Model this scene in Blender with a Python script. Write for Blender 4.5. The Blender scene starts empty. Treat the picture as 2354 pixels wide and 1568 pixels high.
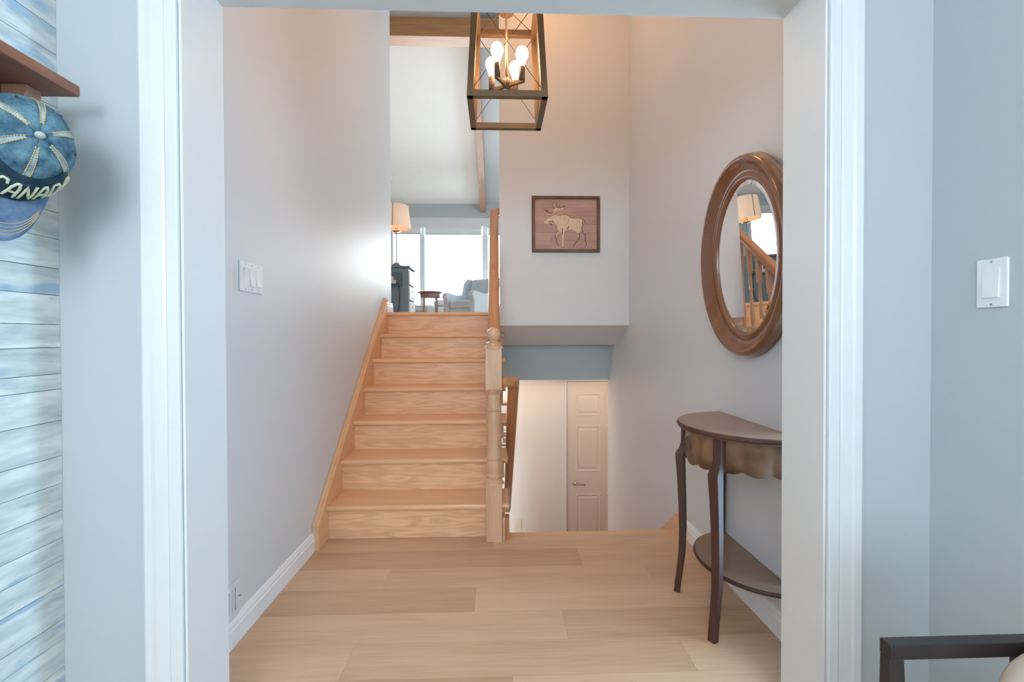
import bpy, math, random
from mathutils import Vector, Matrix
R = random.Random(7)
sc = bpy.context.scene
COL = sc.collection
pi = math.pi
# ------------------------------------------------------------------ camera
H = 1.1244
def camera():
    f, pitch, yaw, roll = 1057.13, .0116, .034, -.0029
    cam = bpy.data.cameras.new('camera'); o = bpy.data.objects.new('camera', cam); COL.objects.link(o)
    cam.sensor_fit = 'HORIZONTAL'; cam.sensor_width = 36; cam.lens = f/2354*36
    cam.clip_start = .02; cam.clip_end = 200
    sy, cy, cp, sp, cr, sr = math.sin(yaw), math.cos(yaw), math.cos(pitch), math.sin(pitch), math.cos(roll), math.sin(roll)
    F = Vector((sy, cy, 0)); Rt = Vector((cy, -sy, 0)); U = Vector((0, 0, 1))
    F2 = F*cp - U*sp; U2 = U*cp + F*sp
    R3 = Rt*cr + U2*sr; U3 = U2*cr - Rt*sr
    m = Matrix((R3, U3, -F2)).transposed().to_4x4(); m.translation = (0, 0, H)
    o.matrix_world = m; sc.camera = o
camera()
# ------------------------------------------------------------------ world, large lights, exposure
w = bpy.data.worlds.new('sky'); sc.world = w; w.use_nodes = True
bg = w.node_tree.nodes['Background']; bg.inputs[0].default_value = (.76, .90, 1, 1); bg.inputs[1].default_value = 10.0
def area(name, loc, rot, sx, sy, power, col, spread=180):
    l = bpy.data.lights.new(name, 'AREA'); l.shape = 'RECTANGLE'; l.size = sx; l.size_y = sy; l.energy = power; l.color = col
    l.spread = math.radians(spread)
    o = bpy.data.objects.new(name, l); COL.objects.link(o); o.location = loc; o.rotation_euler = rot; return o
area('daylight_back_window', (0, -2.85, 1.5), (pi/2, 0, 0), 2.0, 1.5, 3, (.9, .95, 1))
area('daylight_living_window', (-.85, 9.95, 2.35), (-1.92, 0, 0), 2.6, 1.7, 320, (1, .97, .98))
area('daylight_kitchen_window', (2.95, 6.8, 2.6), (pi/2, 0, pi/2), 1.8, 1.3, 15, (.88, .94, 1))
area('basement_ceiling_lamp', (.45, 4.52, .70), (0, 0, 0), 1.6, .2, 3.4, (1, .76, .52))
for nm_, x_, e_ in (('basement_fill_left', -.85, 9), ('basement_fill_right', 2.0, 4.5)):  # unseen point lights added to even out the basement wall
    l_ = bpy.data.lights.new(nm_, 'POINT'); l_.energy = e_; l_.color = (1, .80, .62); l_.shadow_soft_size = .12
    o_ = bpy.data.objects.new(nm_, l_); COL.objects.link(o_); o_.location = (x_, 4.50, .25)
area('hall_warm_fill', (.35, 2.7, 4.2), (0, 0, 0), .5, .5, 14, (1, .46, .13))  # unseen fill light, added to warm the upper hall
area('hall_side_fill', (1.22, 1.49, .95), (pi/2, 0, pi/2), .24, 1.5, 14.5, (.14, .54, 1))  # added blue fill hidden by the right jamb, cools the left wall
pl_ = bpy.data.lights.new('near_room_fill', 'POINT'); pl_.energy = 52; pl_.color = (.85, .90, 1); pl_.shadow_soft_size = .35  # unseen fill behind the camera without a fixture, added to brighten the lower hall
pl_o = bpy.data.objects.new('near_room_fill', pl_); COL.objects.link(pl_o); pl_o.location = (-.5, -.95, 1.85)
vs = sc.view_settings
vs.view_transform = 'Standard'; vs.look = 'None'; vs.gamma = 1; vs.use_curve_mapping = False; vs.exposure = 0.0
sc.cycles.max_bounces = 10; sc.cycles.diffuse_bounces = 5

# ------------------------------------------------------------------ materials
def mat(name):
    m = bpy.data.materials.new(name); m.use_nodes = True
    return m, m.node_tree, m.node_tree.nodes['Principled BSDF']
def plain(name, c, rough=.5, metal=0, var=.04, scale=6, bump=0, spec=.5):
    m, nt, b = mat(name); N = nt.nodes; L = nt.links
    tc = N.new('ShaderNodeTexCoord'); n = N.new('ShaderNodeTexNoise'); n.inputs['Scale'].default_value = scale; n.inputs['Detail'].default_value = 4
    L.new(tc.outputs['Object'], n.inputs['Vector'])
    r = N.new('ShaderNodeValToRGB')
    r.color_ramp.elements[0].position = .3; r.color_ramp.elements[1].position = .7
    r.color_ramp.elements[0].color = (*[x*(1-var) for x in c], 1); r.color_ramp.elements[1].color = (*[min(1, x*(1+var)) for x in c], 1)
    L.new(n.outputs['Fac'], r.inputs['Fac']); L.new(r.outputs['Color'], b.inputs['Base Color'])
    b.inputs['Roughness'].default_value = rough; b.inputs['Metallic'].default_value = metal
    b.inputs['Specular IOR Level'].default_value = spec
    if bump:
        n2 = N.new('ShaderNodeTexNoise'); n2.inputs['Scale'].default_value = scale*12; n2.inputs['Detail'].default_value = 3
        L.new(tc.outputs['Object'], n2.inputs['Vector'])
        bp = N.new('ShaderNodeBump'); bp.inputs['Strength'].default_value = bump; bp.inputs['Distance'].default_value = .003
        L.new(n2.outputs['Fac'], bp.inputs['Height']); L.new(bp.outputs['Normal'], b.inputs['Normal'])
    return m
def wood(name, light, dark, axis='X', rough=.4, contrast=1.0, scale=1.0, rand=.0, rings=1.0, coat=0, ringw=.16):
    """grain runs along `axis` of the object; rings adds cathedral figure"""
    m, nt, b = mat(name); N = nt.nodes; L = nt.links
    tc = N.new('ShaderNodeTexCoord'); oi = N.new('ShaderNodeObjectInfo')
    add = N.new('ShaderNodeVectorMath'); add.operation = 'ADD'
    mul = N.new('ShaderNodeVectorMath'); mul.operation = 'MULTIPLY'
    cx = N.new('ShaderNodeCombineXYZ')
    mm = N.new('ShaderNodeMath'); mm.operation = 'MULTIPLY'; mm.inputs[1].default_value = 37.0
    L.new(oi.outputs['Random'], mm.inputs[0])
    for i in range(3): L.new(mm.outputs[0], cx.inputs[i])
    L.new(tc.outputs['Object'], add.inputs[0]); L.new(cx.outputs[0], add.inputs[1])
    s = {'X': (1.1, 9, 9), 'Y': (9, 1.1, 9), 'Z': (9, 9, 1.1)}[axis]
    mul.inputs[1].default_value = [v*scale for v in s]
    L.new(add.outputs[0], mul.inputs[0])
    n1 = N.new('ShaderNodeTexNoise'); n1.inputs['Scale'].default_value = 1.0; n1.inputs['Detail'].default_value = 2
    L.new(mul.outputs[0], n1.inputs['Vector'])
    # rings from contour lines of the smooth noise
    rm = N.new('ShaderNodeMath'); rm.operation = 'MULTIPLY'; rm.inputs[1].default_value = 16*rings
    sn = N.new('ShaderNodeMath'); sn.operation = 'SINE'
    L.new(n1.outputs['Fac'], rm.inputs[0]); L.new(rm.outputs[0], sn.inputs[0])
    # fine fibres
    mul2 = N.new('ShaderNodeVectorMath'); mul2.operation = 'MULTIPLY'; mul2.inputs[1].default_value = (7, 16, 16) if axis == 'X' else ((16, 7, 16) if axis == 'Y' else (16, 16, 7))
    L.new(mul.outputs[0], mul2.inputs[0])
    n2 = N.new('ShaderNodeTexNoise'); n2.inputs['Scale'].default_value = .9; n2.inputs['Detail'].default_value = 4
    L.new(mul2.outputs[0], n2.inputs['Vector'])
    n3 = N.new('ShaderNodeTexNoise'); n3.inputs['Scale'].default_value = .6; n3.inputs['Detail'].default_value = 3
    L.new(mul.outputs[0], n3.inputs['Vector'])
    a1 = N.new('ShaderNodeMath'); a1.operation = 'MULTIPLY_ADD'; a1.inputs[1].default_value = ringw*contrast; a1.inputs[2].default_value = .5
    L.new(sn.outputs[0], a1.inputs[0])
    a2 = N.new('ShaderNodeMath'); a2.operation = 'MULTIPLY_ADD'; a2.inputs[1].default_value = .9*contrast; L.new(n2.outputs['Fac'], a2.inputs[0]); L.new(a1.outputs[0], a2.inputs[2])
    a3 = N.new('ShaderNodeMath'); a3.operation = 'MULTIPLY_ADD'; a3.inputs[1].default_value = 1.1*contrast; L.new(n3.outputs['Fac'], a3.inputs[0]); L.new(a2.outputs[0], a3.inputs[2])
    a4 = N.new('ShaderNodeMath'); a4.operation = 'SUBTRACT'; a4.inputs[1].default_value = 1.0*contrast; L.new(a3.outputs[0], a4.inputs[0])
    a5 = N.new('ShaderNodeMath'); a5.operation = 'MULTIPLY_ADD'; a5.inputs[1].default_value = rand; a5.inputs[2].default_value = 0
    ctr = N.new('ShaderNodeMath'); ctr.operation = 'SUBTRACT'; ctr.inputs[1].default_value = .5; L.new(oi.outputs['Random'], ctr.inputs[0]); L.new(ctr.outputs[0], a5.inputs[0])
    a6 = N.new('ShaderNodeMath'); a6.operation = 'ADD'; L.new(a4.outputs[0], a6.inputs[0]); L.new(a5.outputs[0], a6.inputs[1]); a6.use_clamp = True
    mx = N.new('ShaderNodeMix'); mx.data_type = 'RGBA'
    mx.inputs[6].default_value = (*dark, 1); mx.inputs[7].default_value = (*light, 1)
    L.new(a6.outputs[0], mx.inputs[0]); L.new(mx.outputs[2], b.inputs['Base Color'])
    b.inputs['Roughness'].default_value = rough; b.inputs['Coat Weight'].default_value = coat; b.inputs['Coat Roughness'].default_value = .15
    bp = N.new('ShaderNodeBump'); bp.inputs['Strength'].default_value = .12; bp.inputs['Distance'].default_value = .001
    L.new(n2.outputs['Fac'], bp.inputs['Height']); L.new(bp.outputs['Normal'], b.inputs['Normal'])
    return m
def emit(name, c, s):
    m, nt, b = mat(name); b.inputs['Base Color'].default_value = (*c, 1)
    b.inputs['Emission Color'].default_value = (*c, 1); b.inputs['Emission Strength'].default_value = s; return m
def glass(name, tint=(1, 1, 1)):
    m = bpy.data.materials.new(name); m.use_nodes = True; nt = m.node_tree; N = nt.nodes; L = nt.links
    N.remove(N['Principled BSDF']); t = N.new('ShaderNodeBsdfTransparent'); t.inputs[0].default_value = (*tint, 1)
    g = N.new('ShaderNodeBsdfGlossy'); g.inputs['Roughness'].default_value = .02
    fr = N.new('ShaderNodeFresnel'); fr.inputs[0].default_value = 1.45; mx = N.new('ShaderNodeMixShader')
    L.new(fr.outputs[0], mx.inputs[0]); L.new(t.outputs[0], mx.inputs[1]); L.new(g.outputs[0], mx.inputs[2])
    L.new(mx.outputs[0], N['Material Output'].inputs[0]); return m
def whitewash(name):
    m, nt, b = mat(name); N = nt.nodes; L = nt.links
    tc = N.new('ShaderNodeTexCoord'); oi = N.new('ShaderNodeObjectInfo')
    mm = N.new('ShaderNodeMath'); mm.operation = 'MULTIPLY'; mm.inputs[1].default_value = 50; L.new(oi.outputs['Random'], mm.inputs[0])
    cx = N.new('ShaderNodeCombineXYZ'); L.new(mm.outputs[0], cx.inputs[0]); L.new(mm.outputs[0], cx.inputs[1]); L.new(mm.outputs[0], cx.inputs[2])
    ad = N.new('ShaderNodeVectorMath'); L.new(tc.outputs['Object'], ad.inputs[0]); L.new(cx.outputs[0], ad.inputs[1])
    def nz(vec, det):
        mu = N.new('ShaderNodeVectorMath'); mu.operation = 'MULTIPLY'; mu.inputs[1].default_value = vec; L.new(ad.outputs[0], mu.inputs[0])
        n = N.new('ShaderNodeTexNoise'); n.inputs['Scale'].default_value = 1; n.inputs['Detail'].default_value = det; L.new(mu.outputs[0], n.inputs['Vector']); return n
    def ramp(n, p0, c0, p1, c1):
        r = N.new('ShaderNodeValToRGB'); e = r.color_ramp.elements
        e[0].position = p0; e[0].color = (*c0, 1); e[1].position = p1; e[1].color = (*c1, 1); L.new(n.outputs['Fac'], r.inputs['Fac']); return r
    a = ramp(nz((8, 8, 40), 5), .35, (.50, .585, .60), .65, (.80, .845, .83))
    f = ramp(nz((3.5, 5, 17), 3), .58, (0, 0, 0), .66, (1, 1, 1))
    mx = N.new('ShaderNodeMix'); mx.data_type = 'RGBA'; L.new(f.outputs[0], mx.inputs[0]); L.new(a.outputs[0], mx.inputs[6]); mx.inputs[7].default_value = (.38, .52, .66, 1)
    g = ramp(nz((12, 12, 90), 4), .60, (0, 0, 0), .72, (.7, .7, .7))
    m2 = N.new('ShaderNodeMix'); m2.data_type = 'RGBA'; L.new(g.outputs[0], m2.inputs[0]); L.new(mx.outputs[2], m2.inputs[6]); m2.inputs[7].default_value = (.40, .48, .47, 1)
    L.new(m2.outputs[2], b.inputs['Base Color']); b.inputs['Roughness'].default_value = .5; return m
def denim(name, c0, c1):
    m, nt, b = mat(name); N = nt.nodes; L = nt.links
    tc = N.new('ShaderNodeTexCoord'); n = N.new('ShaderNodeTexNoise'); n.inputs['Scale'].default_value = 30; n.inputs['Detail'].default_value = 6; n.inputs['Roughness'].default_value = .65
    L.new(tc.outputs['Object'], n.inputs['Vector'])
    wv = N.new('ShaderNodeTexWave'); wv.inputs['Scale'].default_value = 260; wv.inputs['Distortion'].default_value = 1; wv.bands_direction = 'DIAGONAL'; L.new(tc.outputs['Object'], wv.inputs['Vector'])
    r = N.new('ShaderNodeValToRGB'); e = r.color_ramp.elements; e[0].position = .32; e[0].color = (*c0, 1); e[1].position = .72; e[1].color = (*c1, 1)
    L.new(n.outputs['Fac'], r.inputs['Fac']); L.new(r.outputs[0], b.inputs['Base Color']); b.inputs['Roughness'].default_value = .95
    b.inputs['Specular IOR Level'].default_value = .15
    bp = N.new('ShaderNodeBump'); bp.inputs['Strength'].default_value = .35; bp.inputs['Distance'].default_value = .0006
    L.new(wv.outputs['Fac'], bp.inputs['Height']); L.new(bp.outputs['Normal'], b.inputs['Normal']); return m
M = {}
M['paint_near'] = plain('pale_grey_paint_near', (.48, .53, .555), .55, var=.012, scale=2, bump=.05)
M['paint_hall'] = plain('pale_grey_paint_hall', (.685, .712, .745), .42, var=.012, scale=2, bump=.05)  # near-room paint again, lightened to make up for weak hall light
M['paint_base'] = plain('basement_paint', (.80, .745, .705), .6, var=.01)
M['paint_teal'] = plain('bulkhead_paint', (.46, .54, .56), .5, var=.01)
M['ceil'] = plain('ceiling_white', (.88, .89, .88), .8, var=.01)
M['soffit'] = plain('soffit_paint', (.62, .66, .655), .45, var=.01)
M['trim'] = plain('trim_white', (.70, .735, .755), .28, var=.01)
M['trim_hall'] = plain('baseboard_white', (.88, .90, .92), .28, var=.01)
M['jamb'] = plain('jamb_white', (.74, .76, .765), .32, var=.012, scale=3)
M['oak_x'] = wood('oak_along_x', (.86, .53, .30), (.68, .38, .20), 'X', .38, .8, 1.6)
M['oak_riser'] = wood('oak_riser_figure', (.92, .58, .345), (.69, .39, .21), 'X', .4, .8, 1.5, rings=3.2, ringw=.36)
M['oak_y'] = wood('oak_along_y', (.86, .53, .30), (.68, .38, .20), 'Y', .38, .7, 1.6)
M['oak_z'] = wood('oak_along_z', (.74, .46, .285), (.53, .295, .165), 'Z', .35, .9, 1.5)
M['oak_rail'] = wood('oak_rail', (.60, .29, .135), (.44, .19, .08), 'Y', .3, .6, 1.2)
M['lvp'] = wood('vinyl_plank_oak', (.71, .485, .315), (.50, .305, .175), 'X', .42, .85, 1.0, rand=.8, rings=1.6, ringw=.09)
M['lvp_joint'] = plain('plank_underlay', (.22, .15, .10), .8)
M['walnut'] = wood('walnut_frame', (.27, .115, .05), (.13, .05, .022), 'Z', .22, .6, 1.5, coat=.5)
M['mahog'] = wood('dark_mahogany', (.10, .036, .022), (.035, .015, .012), 'Z', .48, .9, 1.4)
M['table_top'] = wood('worn_table_top', (.33, .20, .125), (.22, .125, .075), 'Y', .33, .7, 1.5, coat=.2)
M['burl'] = plain('burl_veneer', (.20, .11, .062), .35, var=.5, scale=13)
M['rack_wood'] = wood('rack_wood', (.30, .125, .07), (.13, .055, .035), 'Y', .4, .9, 2)
M['rack_block'] = wood('rack_block_wood', (.36, .19, .12), (.17, .08, .05), 'Z', .4, .9, 3)
M['dark'] = plain('dark_rack_back', (.035, .022, .02), .6)
M['beam'] = wood('beam_wood', (.50, .25, .11), (.30, .13, .045), 'X', .5, .9, 1.2)
M['beam_y'] = wood('rafter_wood', (.46, .28, .19), (.30, .16, .09), 'Y', .5, .9, 1.2)
M['bronze'] = plain('lantern_bronze', (.125, .072, .032), .5, 0, .08)
M['brass'] = plain('lantern_brass_rod', (.45, .26, .14), .3, .9)
M['bulb'] = emit('bulb_glow', (1, .62, .34), 55)
M['nickel'] = plain('satin_nickel', (.42, .37, .32), .3, 1)
M['mirror'], _nt, _b = mat('mirror_silver'); _b.inputs['Base Color'].default_value = (.93, .93, .92, 1); _b.inputs['Metallic'].default_value = 1; _b.inputs['Roughness'].default_value = .005
M['plate'] = plain('switch_plastic', (.80, .82, .84), .35, var=.005)
M['ivory'] = plain('ivory_plastic', (.80, .70, .55), .4, var=.01)
M['ww'] = whitewash('whitewashed_boards')
M['denim'] = denim('washed_denim', (.018, .065, .115), (.20, .36, .44))
M['denim_l'] = denim('seam_denim', (.16, .26, .30), (.50, .60, .58))
M['denim_d'] = denim('dark_denim', (.010, .028, .05), (.04, .08, .12))
M['denim_b'] = denim('brim_denim', (.06, .12, .21), (.22, .32, .45))
M['thread'] = plain('tan_thread', (.62, .47, .26), .8)
M['patch'] = plain('cream_lettering', (.62, .70, .50), .8)
M['metalbtn'] = plain('button_cloth', (.42, .50, .48), .6)
M['frame_br'] = plain('picture_frame_brown', (.13, .075, .04), .5, var=.2, scale=20)
M['art_board'] = wood('art_painted_boards', (.54, .36, .31), (.38, .235, .205), 'X', .6, .9, 4, rand=.5)
M['cream'] = plain('moose_cream', (.68, .53, .40), .7, var=.12, scale=30)
M['ink'] = plain('moose_ink', (.10, .04, .035), .7)
M['chairblk'] = plain('espresso_wood', (.022, .017, .018), .3, var=.3, scale=9)
M['beige'] = plain('beige_cloth', (.50, .42, .34), .9, bump=.3)
M['uph'] = plain('grey_upholstery', (.60, .66, .70), .9, bump=.2)
M['cab'] = plain('blue_grey_cabinet', (.19, .24, .28), .5, var=.05)
M['door_paint'] = plain('basement_door_paint', (.72, .625, .56), .5, var=.01)
M['cabd'] = plain('dark_blue_grey_panel', (.10, .14, .17), .5)
M['cabw'] = plain('white_drawer', (.80, .82, .85), .4, var=.01)
M['shade'], _nt, _b = mat('lamp_shade_linen'); _b.inputs['Base Color'].default_value = (.80, .62, .48, 1); _b.inputs['Roughness'].default_value = .9
_b.inputs['Emission Color'].default_value = (1, .66, .42, 1); _b.inputs['Emission Strength'].default_value = .28
M['rosewood'] = plain('side_table_wood', (.30, .19, .19), .35)  # dark wood lightened and greyed to imitate window glare
M['blind'] = plain('blind_cloth', (.74, .80, .80), .8)
M['glass'] = glass('window_glass', (.97, 1, 1))
M['cord'] = plain('cord_black', (.03, .04, .05), .5)
M['carpet'] = plain('basement_carpet', (.42, .36, .30), .95, bump=.5)
M['photo'] = plain('small_photo_print', (.24, .13, .10), .5, var=.7, scale=60)
M['lilac'] = plain('pale_lilac_cushion', (.66, .62, .70), .9)
M['black'] = plain('slot_black', (.03, .03, .035), .7)

# ------------------------------------------------------------------ mesh builder
class MB:
    def __init__(s): s.v = []; s.f = []; s.sm = []
    def add(s, vs, fs, smooth=False):
        n = len(s.v); s.v += [Vector(v) for v in vs]; s.f += [[i+n for i in f] for f in fs]; s.sm += [smooth]*len(fs); return s
    def box(s, x0, x1, y0, y1, z0, z1):
        vs = [(x, y, z) for z in (z0, z1) for y in (y0, y1) for x in (x0, x1)]
        return s.add(vs, [(0, 2, 3, 1), (4, 5, 7, 6), (0, 1, 5, 4), (2, 6, 7, 3), (0, 4, 6, 2), (1, 3, 7, 5)])
    def hexa(s, b, t):   # two 4-point loops
        return s.add(list(b)+list(t), [(3, 2, 1, 0), (4, 5, 6, 7)]+[(i, (i+1) % 4, (i+1) % 4+4, i+4) for i in range(4)])
    def prism(s, poly, axis, a0, a1, smooth=False):
        def P(p, a): return {'X': (a, p[0], p[1]), 'Y': (p[0], a, p[1]), 'Z': (p[0], p[1], a)}[axis]
        n = len(poly)
        s.add([P(p, a0) for p in poly]+[P(p, a1) for p in poly], [(i, (i+1) % n, (i+1) % n+n, i+n) for i in range(n)], smooth)
        k = len(s.v)-2*n
        s.f += [[k+i for i in reversed(range(n))], [k+n+i for i in range(n)]]; s.sm += [False, False]; return s
    def lathe(s, prof, c=(0, 0, 0), seg=24, sx=1, sy=1, cap=True, a0=0):
        vs = [(c[0]+r*sx*math.cos(a0+2*pi*i/seg), c[1]+r*sy*math.sin(a0+2*pi*i/seg), c[2]+z) for r, z in prof for i in range(seg)]
        fs = [(j*seg+i, j*seg+(i+1) % seg, (j+1)*seg+(i+1) % seg, (j+1)*seg+i) for j in range(len(prof)-1) for i in range(seg)]
        s.add(vs, fs, seg > 6)
        k = len(s.v)-len(vs)
        if cap: s.f += [[k+i for i in reversed(range(seg))], [k+(len(prof)-1)*seg+i for i in range(seg)]]; s.sm += [False, False]
        return s
    def sweep(s, pts, prof, up=(0, 0, 1), closed=False, cap=True, smooth=True, scale=None):
        """prof: list of (side, up) offsets; frame kept against `up`"""
        pts = [Vector(p) for p in pts]; n = len(pts); m = len(prof); vs = []
        U = Vector(up)
        for i, p in enumerate(pts):
            if closed: t = pts[(i+1) % n]-pts[i-1]
            else: t = pts[min(i+1, n-1)]-pts[max(i-1, 0)]
            t.normalize(); side = t.cross(U)
            if side.length < 1e-5: side = Vector((1, 0, 0))
            side.normalize(); u2 = side.cross(t).normalized(); k = scale[i] if scale else 1
            vs += [p+side*a*k+u2*b*k for a, b in prof]
        N = n if closed else n-1
        fs = [(i*m+j, i*m+(j+1) % m, ((i+1) % n)*m+(j+1) % m, ((i+1) % n)*m+j) for i in range(N) for j in range(m)]
        s.add(vs, fs, smooth)
        if cap and not closed:
            k = len(s.v)-len(vs); s.f += [[k+j for j in reversed(range(m))], [k+(n-1)*m+j for j in range(m)]]; s.sm += [False, False]
        return s
    def tube(s, pts, r, seg=8, **k):
        return s.sweep(pts, [(r*math.cos(2*pi*i/seg), r*math.sin(2*pi*i/seg)) for i in range(seg)], **k)
    def sph(s, c, r, seg=16, ring=10, sx=1, sy=1, sz=1):
        prof = [(max(1e-4, r*math.sin(pi*j/ring)), -r*sz*math.cos(pi*j/ring)) for j in range(ring+1)]
        return s.lathe(prof, c, seg, sx, sy)
    def xf(s, mtx, start=0):
        for i in range(start, len(s.v)): s.v[i] = mtx @ s.v[i]
        return s
    def build(s, name, m, parent=None, bevel=0, seg=2, origin=None, sub=0):
        if parent is not None: org = Vector(parent['_org'])
        elif origin is not None: org = Vector(origin)
        else:
            xs = [v.x for v in s.v]; ys = [v.y for v in s.v]; zs = [v.z for v in s.v]
            org = Vector(((min(xs)+max(xs))/2, (min(ys)+max(ys))/2, min(zs)))
        # each child gets its own origin so that its textures differ; children of a root sit at an offset
        if parent is not None:
            xs = [v.x for v in s.v]; ys = [v.y for v in s.v]; zs = [v.z for v in s.v]
            own = Vector(((min(xs)+max(xs))/2, (min(ys)+max(ys))/2, min(zs)))
        else: own = org
        me = bpy.data.meshes.new(name); me.from_pydata([v-own for v in s.v], [], s.f); me.polygons.foreach_set('use_smooth', s.sm); me.update()
        me.materials.append(m)
        import bmesh
        bm = bmesh.new(); bm.from_mesh(me); bmesh.ops.recalc_face_normals(bm, faces=bm.faces); bm.to_mesh(me); bm.free()
        o = bpy.data.objects.new(name, me); COL.objects.link(o)
        o['_org'] = tuple(own)
        if parent is not None: o.parent = parent; o.location = own-org
        else: o.location = own
        if bevel:
            b = o.modifiers.new('bevel', 'BEVEL'); b.width = bevel; b.segments = seg; b.limit_method = 'ANGLE'; b.angle_limit = math.radians(35); b.harden_normals = False
        if sub:
            b = o.modifiers.new('subdivision', 'SUBSURF'); b.levels = b.render_levels = sub
        return o
def B(*a): return MB().box(*a)
def thing(name, label, cat, loc, group=None):
    o = bpy.data.objects.new(name, None); COL.objects.link(o); o.location = loc; o['_org'] = tuple(loc); o.empty_display_size = .05
    o['label'] = label; o['category'] = cat
    if group: o['group'] = group
    return o
def tag(o, label, cat, group=None):
    o['label'] = label; o['category'] = cat
    if group: o['group'] = group
    return o
def struct(o): o['kind'] = 'structure'; return o

# ------------------------------------------------------------------ room numbers
XL, XR = -.966, 1.054            # hall walls
XA, XB = -1.054, 1.122           # near room walls
XO1, XO2 = -.7636, .8409         # opening
YN, YF = 1.150, 1.317            # front wall of near room (near/far face)
OT = 2.047                       # opening height
D, T, RS = 2.5657, .24, .19      # first riser, run, rise
UF = 7*RS                        # upper floor 1.33
YE = 4.271                       # end of left hall wall
YA = 3.623                       # wall with the picture
NB = -2.6
def cz(y): return 3.86+.31*(9.6-y) if y > 5.4 else 5.162-.31*(5.4-y)

# ------------------------------------------------------------------ walls
wl = MB(); wl.box(XA-.1, XA-.008, NB, YN, 0, 2.44); WL = struct(wl.build('wall_left', M['dark']))
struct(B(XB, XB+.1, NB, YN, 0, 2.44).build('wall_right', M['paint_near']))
# front wall of the near room with the wide opening
fw = MB(); fw.box(XA-.1, XO1, YN, YF, 0, 2.44); fw.box(XO2, XB+.1, YN, YF, 0, 2.44); fw.box(XO1, XO2, YN, YF, OT, 2.44)
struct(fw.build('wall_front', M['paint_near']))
fu = B(XL-.3, XR+.3, YF-.1, YF, 2.44, cz(YF)+.1); struct(fu.build('wall_hall_front', M['paint_hall']))
# white lining of the opening
j = MB(); j.box(XO1-.002, XO1+.004, YN-.002, YF+.002, 0, OT); j.box(XO2-.004, XO2+.002, YN-.002, YF+.002, 0, OT)
struct(j.build('trim_1', M['jamb']))
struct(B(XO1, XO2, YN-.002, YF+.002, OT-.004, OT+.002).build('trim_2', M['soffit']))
# back wall with window
bw = MB(); bw.box(XA-.1, -.95, NB-.12, NB, 0, 2.44); bw.box(.95, XB+.1, NB-.12, NB, 0, 2.44); bw.box(-.95, .95, NB-.12, NB, 0, .8); bw.box(-.95, .95, NB-.12, NB, 2.2, 2.44)
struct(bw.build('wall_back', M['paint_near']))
wb = struct(MB().box(-.95, -.9, NB-.1, NB+.01, .8, 2.2).box(.9, .95, NB-.1, NB+.01, .8, 2.2).box(-.9, .9, NB-.1, NB+.01, .8, .85).box(-.9, .9, NB-.1, NB+.01, 2.15, 2.2).box(-.02, .02, NB-.1, NB, .85, 2.15).build('window_2', M['trim']))
B(-.9, .9, NB-.06, NB-.055, .85, 2.15).build('glass_pane', M['glass'], wb)
struct(B(XA-.1, XB+.1, NB-.12, YF, 2.44, 2.5).build('ceiling_near_room', M['ceil']))
# casings around the opening, near side
def casing_profile(x_in, sgn):
    pr = [(0, 0), (0, .010), (.004, .013), (.024, .015), (.030, .010), (.036, .012), (.056, .016), (.062, .020), (.078, .022), (.084, .018), (.085, 0)]
    return [(x_in+sgn*a, YN-b) for a, b in pr]
c = MB(); c.prism(casing_profile(XO1-.004, -1), 'Z', 0, OT+.005); c.prism(casing_profile(XO2+.004, 1), 'Z', 0, OT+.005)
c.prism([(YN-b, OT+.005+a) for a, b in [(0, 0), (0, .010), (.004, .013), (.024, .015), (.030, .010), (.036, .012), (.056, .016), (.062, .020), (.078, .022), (.084, .018), (.085, 0)]], 'X', XO1-.089, XO2+.089)
struct(c.build('trim_3', M['trim']))
# hall left wall, ending at the living room
hl = MB(); hl.prism([(YF, -.1), (YE, -.1), (YE, cz(YE)), (YF, cz(YF))], 'X', XL-.12, XL); struct(hl.build('wall_hall_left', M['paint_hall']))
# hall right wall, runs to the basement corner below and the living room above
hr = MB(); hr.prism([(1.63, -1.45), (4.325, -1.45), (4.325, UF-.2), (YA+.12, UF-.1), (YA+.12, cz(YA+.12)), (1.63, cz(1.63))], 'X', XR, XR+.12)
hr.box(XR, XR+.12, YF-.1, 1.35, -1.45, cz(YF-.1)); hr.box(XR, XR+.12, 1.35, 1.63, -1.45, .12); hr.prism([(1.35, 2.18), (1.63, 2.18), (1.63, cz(1.63)), (1.35, cz(1.35))], 'X', XR, XR+.12)
struct(hr.build('wall_hall_right', M['paint_hall']))
w3_ = MB(); w3_.box(XR+.0, XR+.10, 1.35, 1.37, .12, 2.18); w3_.box(XR, XR+.10, 1.61, 1.63, .12, 2.18); w3_.box(XR, XR+.10, 1.37, 1.61, .12, .14); w3_.box(XR, XR+.10, 1.37, 1.61, 2.16, 2.18)  # unseen window, added so the side fill can reach the left wall
W3 = struct(w3_.build('added_window_3', M['trim'])); B(XR+.06, XR+.065, 1.37, 1.61, .14, 2.16).build('glass_pane', M['glass'], W3)
struct(B(XO2, XR+.1, YF-.01, YF, 0, 2.44).build('wall_hall_return', M['paint_hall']))
# wall with the moose picture, its sloped soffit and the bulkhead below
aw = MB(); aw.prism([(YA, 1.205), (4.037, 1.045), (4.25, 1.035), (4.25, UF-.02), (YA+.12, UF-.02), (YA+.12, cz(YA+.12)), (YA, cz(YA))], 'X', .028, XR); struct(aw.build('wall_stairwell', M['paint_hall']))
struct(B(.04, XR, 4.25, 4.40, .713, UF-.02).build('wall_bulkhead', M['paint_teal']))
# side of the upper stair facing the lower stair
ss = MB(); ss.prism([(D+.01, -1.4), (4.25, -1.4), (4.25, UF-.03), (D+6*T-.0, UF-.25), (D+.02, -.03)], 'X', -.02, .028); struct(ss.build('wall_under_stairs', M['paint_base']))
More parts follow.
